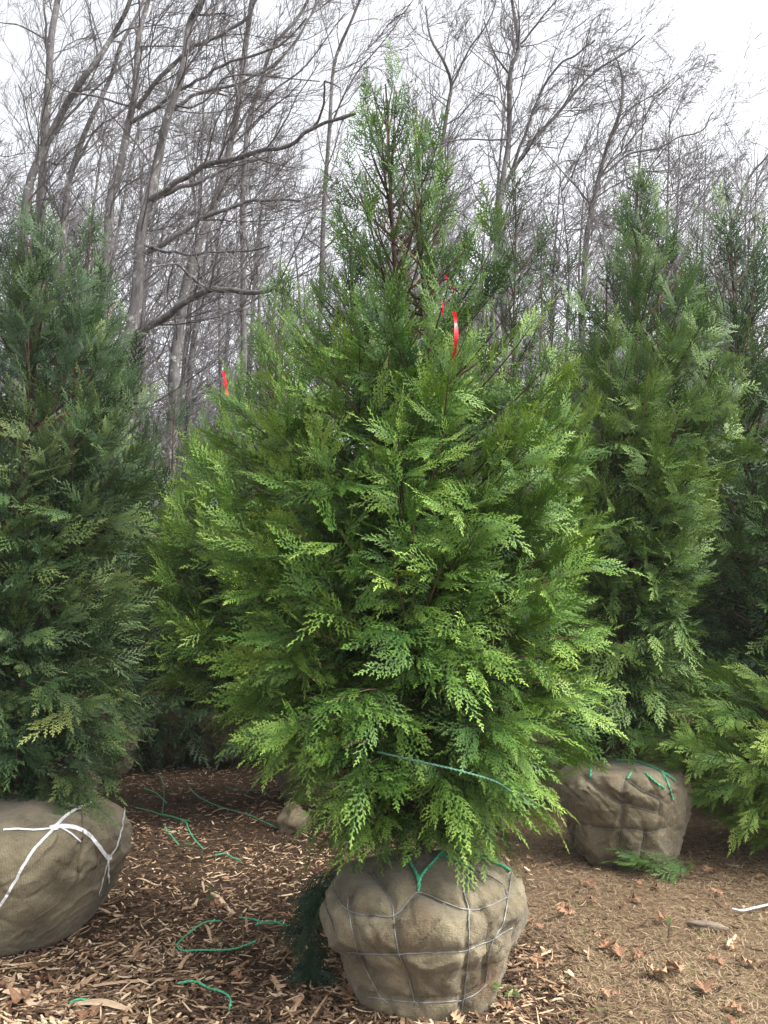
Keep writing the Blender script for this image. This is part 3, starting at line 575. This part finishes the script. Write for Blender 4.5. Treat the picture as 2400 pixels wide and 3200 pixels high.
authored('straight bare trunk at the left forking near the top', 16, [(110,1400),(125,800),(137,470),(150,300),(160,120),(180,0),(195,-120)], 30, 17, [([(150,300),(145,120),(138,0)], 12), ([(160,130),(60,80),(0,70)], 7)], 4)
authored('slim bare tree leaning right between two thicker left trunks', 15.5, [(180,1200),(200,700),(217,564),(253,448),(289,362),(347,239),(376,145),(434,36),(470,-60)], 22, 9, [([(217,564),(290,420),(400,330),(470,200)], 8)], 5)
authored('pale lichened bare trunk just right of the thick low limb', 15, [(535,1400),(545,1150),(557,1049),(579,904),(608,796),(651,687),(694,579),(723,434),(752,289),(767,145),(788,0),(800,-120)], 36, 15, [([(723,434),(790,330),(850,220),(930,120),(1000,0)], 10), ([(752,289),(700,180),(690,60)], 8)], 6)
authored('slender bare tree behind the limbs left of the foreground leader', 17, [(755,1300),(760,900),(759,615),(767,470),(781,362),(817,253),(854,145),(940,43),(985,-60)], 20, 9, [([(781,362),(860,280),(960,200),(1080,40)], 8)], 7)
authored('bare tree rising right of the foreground leader and forking wide', 17, [(1580,1300),(1570,850),(1560,650),(1590,434),(1594,231),(1620,145),(1600,0),(1590,-80)], 24, 9, [([(1620,145),(1677,72),(1739,0),(1760,-60)], 8), ([(1594,231),(1547,174),(1511,58)], 8), ([(1590,434),(1400,440),(1250,500)], 6)], 8, bias=(.3, 0, .5), dens=1.0)
authored('thin bare tree with a kinked fork beside the foreground tree top', 18, [(1340,1200),(1366,615),(1395,362),(1410,268),(1388,195),(1345,116),(1330,20)], 17, 6, [([(1410,268),(1470,150),(1530,60),(1560,-40)], 7)], 9, bias=(.3, 0, .6), dens=1.0)
authored('bare tree whose two long limbs sweep up to the right', 17.5, [(1530,1200),(1550,800),(1562,629),(1648,463),(1750,347),(1851,231),(1952,166),(2017,109)], 17, 4, [([(1590,560),(1640,420),(1677,318),(1735,217),(1815,159),(1858,123)], 11), ([(1750,347),(1800,260),(1830,150),(1850,60)], 6)], 10, bias=(.5, 0, .3), dens=1.2)
authored('bare tree behind the right tree with level side limbs', 18, [(1810,1300),(1829,796),(1851,651),(1894,470),(1938,347),(1945,253),(1930,190)], 22, 5, [([(1870,560),(1960,485),(2054,463),(2126,427),(2198,405),(2227,347)], 8), ([(1900,450),(1960,350),(2050,290),(2120,230)], 6), ([(1851,640),(1780,560),(1700,470)], 6)], 12, bias=(.4, 0, .3), dens=1.1)
authored('low bare tree against the white sky at the right edge', 19, [(2240,1300),(2278,760),(2314,629),(2350,543),(2394,492),(2430,430)], 13, 4, [([(2278,760),(2340,690),(2420,640)], 5)], 13, bias=(.4, 0, .3), dens=1.1)
authored('slender bare tree in the middle behind the foreground leader', 18, [(990,1300),(1010,700),(1030,400),(1045,200),(1100,60),(1150,-60)], 18, 7, [([(1030,400),(1100,250),(1200,130),(1290,0)], 7)], 14, bias=(.3, 0, .5))
def free_tree(seed, H, r0, lean):
    rnd = random.Random(seed); root = empty('bare_tree', (0, 0, 0), 'x', 'tree', WG)
    z = np.linspace(0, 1, 9); p = np.stack([lean*H*z**1.6+.12*noise3(z*4, seed, 0, 1), .15*noise3(z*4, seed, 5, 1), -.1+z*H], 1)
    rad = r0*(1-.94*z); t = MB(); tube(t, smooth_line(p, 3), np.interp(np.linspace(0, 1, 25), z, rad), 8, .5); t.build('trunk', M['bark'], root, True)
    bias = np.array([.35+lean, 0, .5]); acc = []
    for i in range(34):
        zz = rnd.uniform(.22, 1); q = np.array([np.interp(zz, z, p[:, k]) for k in range(3)]); a = rnd.uniform(0, 6.28)
        branch_out(acc, rnd, q, np.array([math.cos(a), math.sin(a), rnd.uniform(.3, 1.1)]), H*rnd.uniform(.12, .24)*(1.2-zz*.6), max(.012, r0*.26*(1.15-zz)), 2, bias, 4)
    m = MB(); acc_mesh(acc, (2, 3, 4), m); m.build('twigs', M['bare_twig'], root); return root
fp = [free_tree(200+i, H, r, l) for i, (H, r, l) in enumerate([(12, .10, .05), (10, .08, -.03), (13, .12, .04), (9, .06, .0), (11, .085, .07)])]
rnd = random.Random(5); k = 0
def sky_limit(px): return 1.0 if px < 1300 else max(.42, 1.0-(px-1300)/1100*.62)
spots = []
for i in range(60):
    px = rnd.uniform(-250, 2650); Y = rnd.uniform(18, 46); spots.append((px, Y))
for i in range(14): spots.append((rnd.uniform(-150, 1250), rnd.uniform(17, 30)))
for i in range(22): spots.append((rnd.uniform(1250, 2500), rnd.uniform(20, 32)))
for i, (px, Y) in enumerate(spots):
    o = fp[i % 5] if i < 5 else copy_tree(fp[i % 5])
    x = (px-1200)/F*Y; o.location = (x, Y, 0); H = [12, 10, 13, 9, 11][i % 5]
    topY = [0, 250, 560][0] if px < 1300 else max(0, px-1500)*.52
    zt = CAMH+Y*math.tan(PITCH+math.atan((1600-topY-rnd.uniform(0, 300))/F)); sc = min(1.6, max(.45, zt/H)); o.scale = (sc*rnd.uniform(.8, 1.1),)*2+(sc,)
    o.rotation_euler = (0, 0, rnd.uniform(-.6, .6)); o['label'] = 'grey leafless tree deep in the woods behind the nursery rows'
# far belt: brush and evergreen undergrowth that reads as one mass
def belt():
    mb = MB(); r = random.Random(9)
    for i in range(1500):
        Y = r.uniform(34, 75); x = r.uniform(-1.0, 1.0)*Y*.75; h = r.uniform(3, 11) if x < 4 else r.uniform(3, 8)
        d = np.array([r.gauss(.08, .12), r.gauss(0, .1), 1]); p = np.array([x, Y, -.2]); tube(mb, [p, p+d*h*.5, p+d*h+np.array([r.gauss(.3, .4), 0, 0])], [r.uniform(.05, .14), .05, .01], 3, r.random())
    o = mb.build('far_woods', M['bare_twig']); tag(o, 'far grey mass of thin trunks deep in the woods', 'woodland', kind='stuff')
belt()
# soft green evergreens among the trunks
for i, (px, Y, sc) in enumerate([(780, 24, 2.0), (620, 28, 1.9), (150, 20, 1.6), (1050, 26, 1.8), (60, 26, 1.9), (1500, 30, 1.7), (900, 32, 2.1)]):
    o = copy_tree(proto[i % 3]); o.location = ((px-1200)/F*Y, Y, 0); o.scale = (sc*1.3, sc*1.3, sc*.9); o.name = 'evergreen_sapling'; o['group'] = 'evergreens inside the woods'; o['label'] = 'hazy green evergreen among the grey trunks of the woods'

# ------------------------------------------------------------------ ground litter
def boxes(mb, P_, ang, tilt, L, Wd, H, tone, bend):
    """many slivers at once: bent flat boxes with tapered ends"""
    n = len(L); u = np.array([-.5, -.16, .18, .5]); tw = np.array([.45, 1., .9, .3])
    V = np.zeros((n, 4, 4, 3))
    for a in range(4):
        x = u[a]*L; zc = bend*L*(u[a]**2*4-.4)*-1; y0 = bend*1.3*L*(u[a]**2)
        for b, (sy, sz) in enumerate(((-1, 0), (1, 0), (1, 1), (-1, 1))):
            V[:, a, b, 0] = x; V[:, a, b, 1] = sy*Wd*.5*tw[a]+y0; V[:, a, b, 2] = sz*H+zc
    ct, st = np.cos(tilt)[:, None, None], np.sin(tilt)[:, None, None]; X = V[..., 0]*ct-V[..., 2]*st; Z = V[..., 0]*st+V[..., 2]*ct
    ca, sa = np.cos(ang)[:, None, None], np.sin(ang)[:, None, None]; Y = V[..., 1]
    W_ = np.stack([X*ca-Y*sa+P_[:, 0][:, None, None], X*sa+Y*ca+P_[:, 1][:, None, None], Z+P_[:, 2][:, None, None]], -1).reshape(-1, 3)
    q = []
    for a in range(3):
        for b in range(4): q.append([a*4+b, a*4+(b+1) % 4, (a+1)*4+(b+1) % 4, (a+1)*4+b])
    q += [[0, 3, 2, 1], [12, 13, 14, 15]]; q = np.array(q)
    Q = (q[None]+(np.arange(n)*16)[:, None, None]).reshape(-1, 4); mb.add(W_, Q, np.repeat(tone, 16))
def scatter(n, dens_far=1.0, y0=2.3, y1=11, xpad=.15):
    """points on the part of the yard one can see, thicker near the camera"""
    y = y0*(y1/y0)**(RNG.random(n)**1.25); x = (RNG.random(n)*2-1)*(y*.49+xpad); return x, y
def mulch():
    mb = MB(); x, y = scatter(64000); t = turfness(x, y); keep = t+.12*RNG.standard_normal(len(x)) < .72; keep |= RNG.random(len(x)) < .05
    x, y = x[keep], y[keep]; n = len(x); L = .018+.06*RNG.random(n)**2; big = RNG.random(n) < .04; L[big] *= 2.3
    Wd = .003+.009*RNG.random(n)**1.8; Wd[big] *= 1.7; nr_ = 1+.45*np.clip((4.2-y)/1.5, 0, 1); L *= nr_; Wd *= nr_; wide = RNG.random(n) < .07; Wd[wide] = .010+.012*RNG.random(wide.sum()); L[wide] = .018+.03*RNG.random(wide.sum())
    lay = RNG.random(n); z = gz(x, y)+.004+lay*.022
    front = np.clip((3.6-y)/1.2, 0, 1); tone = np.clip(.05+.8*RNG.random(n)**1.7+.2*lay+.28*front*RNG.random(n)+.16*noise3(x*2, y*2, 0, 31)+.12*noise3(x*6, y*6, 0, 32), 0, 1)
    tone[RNG.random(n) < .035] = .93
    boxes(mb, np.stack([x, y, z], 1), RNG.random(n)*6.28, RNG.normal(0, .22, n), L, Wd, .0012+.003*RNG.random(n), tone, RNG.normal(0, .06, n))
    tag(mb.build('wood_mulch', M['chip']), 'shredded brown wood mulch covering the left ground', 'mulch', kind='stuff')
mulch()
def thatch():
    mb = MB(); x, y = scatter(90000, y1=8); t = turfness(x, y); keep = t+.15*RNG.standard_normal(len(x)) > .58; x, y = x[keep], y[keep]; n = len(x)
    L = .018+.045*RNG.random(n)**1.5; tone = np.clip(.22+.75*RNG.random(n)**1.1+.15*noise3(x*3, y*3, 0, 41), 0, .94); gr = (RNG.random(n) < .02+.07*(noise3(x*4, y*4, 0, 43) > .35)); tone[gr] = .98
    boxes(mb, np.stack([x, y, gz(x, y)+.003+.014*RNG.random(n)], 1), RNG.random(n)*6.28, RNG.normal(0, .25, n), L, .0016+.0022*RNG.random(n), np.full(n, .0008), tone, RNG.normal(0, .12, n))
    tag(mb.build('dry_grass', M['thatch']), 'dry matted straw coloured turf right of the root ball', 'grass', kind='stuff')
thatch()
def oak_leaf_mesh(seed):
    r = random.Random(seed); L = 1.0; half = [(0, .02), (.1, .05), (.18, .22), (.24, .1), (.36, .34), (.44, .12), (.56, .38), (.66, .14), (.78, .26), (.86, .1), (1.0, .015)]
    V = []; n = len(half)
    for x, w in half:
        a = w*r.uniform(.75, 1.2); b = w*r.uniform(.75, 1.2); sw = .05 if w > .15 else 0
        for (yy, dx) in ((-a, sw), (0, 0), (b, sw)): V.append([x+dx, yy, 0])
    V = np.array(V); c1, c2 = r.uniform(.1, .9), r.uniform(-.5, .5); V[:, 2] = c1*V[:, 1]**2*1.6+c2*(V[:, 0]-.5)**2+.05*np.sin(V[:, 0]*11+seed)+.06*np.sin(V[:, 1]*13)
    Q = [[i*3+j, i*3+j+1, i*3+j+4, i*3+j+3] for i in range(n-1) for j in range(2)]
    Q = np.array(Q); V2 = V.copy(); V2[:, 2] -= .008; Vt = np.concatenate([V, V2]); Qt = np.concatenate([Q, Q[:, ::-1]+len(V)])
    mb = MB(); mb.add(Vt-[.5, 0, 0], Qt, r.uniform(.1, .9)); o = mb.build('oak_leaf', M['oakleaf']); return o
lp = [oak_leaf_mesh(i) for i in range(7)]
def put_leaf(i, x, y, sc, label, group):
    o = lp[i] if i < 7 else lp[i % 7].copy()
    if i >= 7: C.objects.link(o)
    o.location = (x, y, gz(x, y)+.022+.012*random.random()); o.scale = (sc,)*3
    o.rotation_euler = (random.gauss(0, .3), random.gauss(0, .3), random.uniform(0, 6.28)); tag(o, label, 'leaf', group)
i = 0
special = [(1230, 2890, .12), (2075, 2900, .11), (1900, 2985, .12), (1935, 3010, .1), (2060, 3085, .13), (2110, 3065, .11), (1845, 2780, .1), (1770, 2870, .11), (2200, 3120, .12), (2215, 2730, .09), (1680, 3040, .1), (2340, 3030, .11),
           (460, 2805, .10), (710, 2640, .08), (1660, 2700, .09), (60, 3150, .16), (150, 3090, .14), (900, 3000, .1), (860, 3120, .1), (1580, 3180, .09), (1090, 3140, .12), (2240, 2800, .08), (1980, 2830, .09), (2300, 3180, .1), (670, 2830, .08)]
for a, b, sc in special:
    p = G(a, b); put_leaf(i, p.x, p.y, sc, 'curled dry oak leaf lying on the ground', 'fallen oak leaves'); i += 1
while i < 190:
    y = 2.5*(7/2.5)**random.random(); x = random.uniform(-.5, .5)*y*1.0
    t = turfness(x, y)
    if random.random() < (.85 if .45 < t < 1.25 else .3): put_leaf(i, x, y, random.uniform(.04, .085), 'curled dry oak leaf lying on the ground', 'fallen oak leaves'); i += 1
def strip(px0, py0, px1, py1, w, label, name='wood_strip', tone=.85, bow=0., cat='wood strip', lift=.02):
    a, b = G(px0, py0), G(px1, py1); d = b-a; L = d.length; n = 14; r = random.Random(int(px0)); mb = MB()
    t = np.linspace(0, 1, n); side = np.array([-d.y, d.x, 0])/L; c = np.array(a)[None]+t[:, None]*np.array(d)[None]+side[None]*(bow*L*4*t*(1-t))[:, None]
    c[:, 2] = gz(c[:, 0], c[:, 1])+lift+.012*np.sin(t*5+px0)
    ww = w*(.35+.65*np.sin(np.pi*np.clip(t*.9+.06, 0, 1))**.5)*(1+.25*np.array([r.uniform(-1, 1) for _ in t])); h = .005
    V = np.concatenate([c-side*ww[:, None]/2, c+side*ww[:, None]/2, c+side*ww[:, None]/2*.8+[0, 0, h], c-side*ww[:, None]/2*.7+[0, 0, h]]); i_ = np.arange(n-1)
    Q = np.concatenate([np.stack([i_+p_*n, i_+1+p_*n, i_+1+q_*n, i_+q_*n], 1) for p_, q_ in ((0, 1), (1, 2), (2, 3), (3, 0))]+[np.array([[0, n, 2*n, 3*n], [n-1, 2*n-1, 3*n-1, 4*n-1]])])
    mb.add(V-np.array(a), Q, tone); o = mb.build(name, M['woodstrip']); o.location = a; tag(o, label, cat, 'loose wood strips on the mulch')
    return o
for args in [(660, 2797, 735, 2860, .026, 'broad pale wood strip lying in the middle of the mulch', 'wood_strip', .95), (290, 2862, 395, 2868, .018, 'pale wood strip below the strapped ball', 'wood_strip', .8), (415, 2758, 505, 2766, .012, 'short pale wood strip right of the strapped ball', 'wood_strip', .85),
    (632, 2745, 637, 2795, .014, 'upright looking pale sliver above the broad strip', 'wood_strip', .9), (20, 3120, 200, 3195, .06, 'wide splintered wood strip at the lower left corner', 'wood_strip', .85, .05), (130, 3160, 400, 3192, .045, 'long splintered wood strip along the bottom edge', 'wood_strip', .8, .06),
    (290, 3115, 640, 3070, .022, 'long thin tan strip above the bottom left twine', 'wood_strip', .6, -.03), (140, 3135, 300, 3070, .04, 'tan shredded strip left of the bottom twine', 'wood_strip', .5), (400, 3010, 450, 2960, .02, 'short grey brown chip left of the twine loop', 'wood_strip', .45),
    (640, 2900, 662, 2962, .014, 'splintered upright chip inside the twine loop', 'wood_strip', .7), (545, 3080, 600, 3010, .018, 'tan chip below the twine loop', 'wood_strip', .6), (1620, 3025, 1720, 2990, .012, 'curled pale bark strip beside the wired root ball', 'bark_strip', .75, -.3), (1610, 3035, 1725, 3000, .010, 'second curled bark strip beside the wired root ball', 'bark_strip', .65, -.35),
    (2275, 2985, 2300, 2935, .014, 'pale wood sliver on the dry turf at the right', 'wood_strip', .8), (130, 2990, 260, 2740, .010, 'long thin stem leaning on the strapped ball', 'dry_stem', .6, 0)]:
    strip(*args)
# hand out twine pieces on the ground
def gtwine(px, label, old=False, r=.0045):
    p = [np.array(G(a, b))+[0, 0, .03+.006*math.sin(i*2.1)] for i, (a, b) in enumerate(px)]; mb = MB(); twine(mb, [q-p[0] for q in p], r, .022)
    o = mb.build('twine', M['twine_old' if old else 'twine'], None, True); o.location = p[0]; tag(o, label, 'twine', 'green twine pieces on the mulch')
s = 900/1659
for l, lab in [([(1270,1105),(1180,1120),(1100,1160),(1050,1210),(1020,1260),(1050,1285),(1130,1290),(1250,1298),(1350,1275),(1470,1240)], 'looped green twine lying open on the mulch in front'), ([(1020,1500),(1120,1495),(1200,1515),(1280,1550),(1325,1600),(1320,1650)], 'bent green twine at the bottom edge'),
    ([(1380,1085),(1450,1105),(1550,1125),(1640,1115)], 'short green twine just left of the wired ball'), ([(1470,1135),(1560,1125),(1650,1140)], 'second short green twine beside the wired ball'), ([(1240,705),(1300,698),(1350,715),(1390,740)], 'small frayed green twine in the middle of the mulch'),
    ([(950,540),(970,580),(1030,645)], 'short green twine stub below the tangled piece'), ([(940,455),(1000,475),(1070,500),(1080,540),(1110,600),(1170,665)], 'tangled green twine right of the strapped ball'), ([(780,430),(860,440),(940,455),(1100,500)], 'straight green twine leading to the tangled piece'),
    ([(1090,320),(1130,365),(1200,395),(1300,430),(1420,470),(1520,510),(1600,550)], 'long green twine running to the stone'), ([(890,215),(930,270),(945,350),(935,450)], 'upright looking pale green twine below the left tree'), ([(830,325),(900,360),(960,400)], 'thin green twine close under the left tree'),
    ([(915,85),(960,120),(1010,170),(1050,190),(1050,140),(1020,110)], 'faded twine loop in the shade at the path'), ([(400,1600),(450,1590),(530,1585),(620,1600)], 'green twine half hidden at the lower left'), ([(1300,310),(1420,330),(1500,320),(1560,350)], 'faded twine in front of the stone')]:
    gtwine([(s*a, 2300+s*b) for a, b in l], lab, 'faded' in lab or 'pale' in lab, .0028)
def rock(c, rx, ry, rz, seed, label, m='stone', name='stone'):
    u = np.linspace(0, 2*math.pi, 40, endpoint=False); v = np.linspace(.02, math.pi-.02, 24); U, Vv = np.meshgrid(u, v)
    d = np.stack([np.cos(U)*np.sin(Vv), np.sin(U)*np.sin(Vv), np.cos(Vv)], -1); k = 1+.28*noise3(d[..., 0]*1.7+seed, d[..., 1]*1.7, d[..., 2]*1.7, seed)+.06*noise3(d[..., 0]*6, d[..., 1]*6, d[..., 2]*6, seed)
    V = (d*k[..., None]*[rx, ry, rz]).reshape(-1, 3); i_ = np.arange(23)[:, None]*40; j = np.arange(40)[None]; kk = (j+1) % 40; Q = np.stack([i_+kk, i_+j, i_+40+j, i_+40+kk], -1).reshape(-1, 4)[:, ::-1]
    Q = np.concatenate([Q]); mb = MB(); mb.add(V, Q); o = mb.build(name, M[m], None, True); o.location = c; tag(o, label, 'stone'); return o
p = G(915, 2600); rock((p.x, p.y+.04, .07), .125, .11, .115, 3, 'rounded tan field stone below the foreground tree on the left')
M['scrap'] = plain('grey_weathered_bark', (.17,.135,.1), .9, nz=45)
p = G(2212, 2915); o = rock((p.x, p.y, .03), .085, .03, .022, 6, 'flat weathered grey bark piece on the dry turf at the right', 'scrap', 'bark_piece'); o['category'] = 'bark'; o.rotation_euler = (0, 0, -.25)
mb = MB(); pp = [np.array(G(a, b))+[0, 0, .03] for a, b in [(2290, 2862), (2320, 2868), (2360, 2858), (2410, 2845)]]; tube(mb, smooth_line([q-pp[0] for q in pp], 5), .006, 6); o = mb.build('cord', M['strap'], None, True); o.location = pp[0]; tag(o, 'white plastic cord on the ground at the right edge', 'cord')
# cut sprigs
def sprig(loc, n, d0, label, leaf, scale, spread, seed, z=.0, name='cut_sprig', tone=0., flat=.25, group=None):
    r = random.Random(seed); root = empty(name, loc, label, 'sprig', group); mb = MB(); d0 = np.array(d0, float); d0 /= np.linalg.norm(d0); L = scale
    path = np.array([d0*L*t+np.array([0, 0, .02*math.sin(t*3)]) for t in np.linspace(-.3, 1, 8)]); tm = MB(); tube(tm, path, np.linspace(.005, .002, 8), 5, .5); tm.build('stem', M['twig'], root)
    for i in range(n):
        t = r.random(); q = d0*L*t*.9+np.array([0, 0, .01+.05*r.random()]); a = r.uniform(-spread, spread); c_, s_ = math.cos(a), math.sin(a)
        d = np.array([d0[0]*c_-d0[1]*s_, d0[0]*s_+d0[1]*c_, d0[2]+r.gauss(.1, flat)]); d /= np.linalg.norm(d); nr = np.array([r.gauss(0, .35), r.gauss(-.3, .35), 1]); nr -= d*nr.dot(d); nr /= np.linalg.norm(nr)
        V, A, LL = FR[2][r.randrange(8)]; Yv = np.cross(nr, d); VV = V@np.stack([d, Yv, nr])*r.uniform(.45, .9)*scale*2.2; mb.add(VV+q, np.arange(len(V)).reshape(-1, 4), np.clip(.3+.42*A+tone+r.gauss(0, .06), 0, 1))
    mb.build('foliage', M[leaf], root); return root
p = G(2190, 2752); sprig((p.x, p.y, .03), 34, (-1, .08, .08), 'fallen green sprig beside the right root ball', 'leaf_right', .36, .7, 3)
p = G(1880, 3090)
for (a, b, sc, lab) in [(1535, 3150, .10, 'small green sprig stuck up beside the wired ball'), (1640, 3185, .12, 'tiny green sprig at the bottom edge right of the wired ball'), (640, 3000, .10, 'tiny dark sprig inside the twine loop'), (620, 2680, .13, 'dark green sprig under the tangled twine'), (680, 2870, .10, 'small upright sprig right of the broad wood strip'), (2090, 2950, .07, 'tuft of green on the dry turf')]:
    p = G(a, b); sprig((p.x, p.y, .03), 5, (random.uniform(-1, 1), random.uniform(-.5, .5), .35), lab, 'leaf_right', sc, 1.2, int(a))
# dark bough hanging down behind the wired ball on its left
def bough():
    root = empty('broken_bough', (-.22, 3.5, .42), 'dark broken bough hanging down left of the wired root ball', 'bough'); r = random.Random(4); mb = MB(); tm = MB()
    path = smooth_line([(0.05, 0, .1), (-.06, .0, .0), (-.10, .0, -.15), (-.08, .0, -.32)], 5); tube(tm, path, np.linspace(.006, .002, len(path)), 5, .2); tm.build('stem', M['twig'], root)
    for i in range(80):
        q = path[r.randrange(2, len(path))]; d = np.array([r.gauss(-.15, .6), r.gauss(0, .5), -1+r.gauss(0, .3)]); d /= np.linalg.norm(d); nr = np.array([r.gauss(0, .6), -1, .2]); nr -= d*nr.dot(d); nr /= np.linalg.norm(nr)
        V, A, LL = FR[2][r.randrange(8)]; mb.add(V@np.stack([d, np.cross(nr, d), nr])*r.uniform(.4, .62)+q, np.arange(len(V)).reshape(-1, 4), np.clip(-.1+.25*A+r.gauss(0, .1), 0, 1))
    mb.build('foliage', M['leaf_right'], root)
bough()
# twine round the lower foliage
mb = MB(); twine(mb, [P(a, b, y)-Vector(main.location) for a, b, y in [(1180, 2350, 3.0), (1310, 2380, 2.86), (1420, 2405, 2.80), (1540, 2440, 2.86), (1590, 2470, 2.98), (1640, 2500, 3.15), (1670, 2530, 3.35)]], .0025, .016); o = mb.build('twine', M['twine_old'], main, True)
# red ribbons
def ribbon(pts, w, label, Y):
    p = smooth_line([P(a, b, Y+.02*math.sin(i*2)) for i, (a, b) in enumerate(pts)], 5); n = len(p); loc = p[0].copy(); p = p-loc; mb = MB()
    a = .5*np.sin(np.linspace(0, 7, n)); s_ = np.stack([np.cos(a), np.sin(a), .2*np.sin(np.linspace(0, 5, n))], 1); ww = w/2*(.7+.3*np.abs(np.cos(np.linspace(0, 6, n))))[:, None]; nn = np.array([0, -.001, 0])
    V = np.concatenate([p-s_*ww, p+s_*ww, p+s_*ww+nn, p-s_*ww+nn]); i_ = np.arange(n-1)
    Q = np.concatenate([np.stack([i_+a_*n, i_+1+a_*n, i_+1+b_*n, i_+b_*n], 1) for a_, b_ in ((0, 1), (1, 2), (2, 3), (3, 0))]); mb.add(V, Q); o = mb.build('ribbon', M['ribbon'], None); o.location = loc; tag(o, label, 'ribbon', 'red marking ribbons tied in the trees')
ribbon([(1420, 975), (1424, 1010), (1426, 1050), (1422, 1085), (1418, 1120)], .017, 'long red marking ribbon hanging in the foreground tree right of its leader', 3.0)
ribbon([(1393, 862), (1400, 880)], .012, 'topmost small red ribbon scrap in the foreground tree', 3.12)
ribbon([(1412, 895), (1420, 908)], .012, 'small red ribbon scrap between the top scrap and the long ribbon', 3.1)
ribbon([(1385, 945), (1382, 985)], .008, 'thin red ribbon end left of the long ribbon', 3.05)
ribbon([(699, 1162), (704, 1195), (710, 1235)], .026, 'red marking ribbon in the tree behind on the left', 5.95)

# ------------------------------------------------------------------ thin haze volume, added to imitate flare fading the far woods
def haze():
    x0, x1, y0, y1, z0, z1 = -70, 70, -6, 90, -1.5, 26
    V = [(x, y, z) for z in (z0, z1) for x, y in ((x0, y0), (x1, y0), (x1, y1), (x0, y1))]
    mb = MB(); mb.add(V, [(3, 2, 1, 0), (4, 5, 6, 7), (0, 1, 5, 4), (1, 2, 6, 5), (2, 3, 7, 6), (3, 0, 4, 7)])
    m = bpy.data.materials.new('added_haze_volume'); m.use_nodes = True; t = m.node_tree; t.nodes.clear(); o_ = t.nodes.new('ShaderNodeOutputMaterial'); v = t.nodes.new('ShaderNodeVolumePrincipled')
    v.inputs['Color'].default_value = (.93, .95, 1, 1); v.inputs['Density'].default_value = .0011; t.links.new(v.outputs[0], o_.inputs['Volume'])
    tag(mb.build('haze', m), 'thin pale haze volume added over yard and woods to fade the distance', 'haze', kind='stuff')
haze()
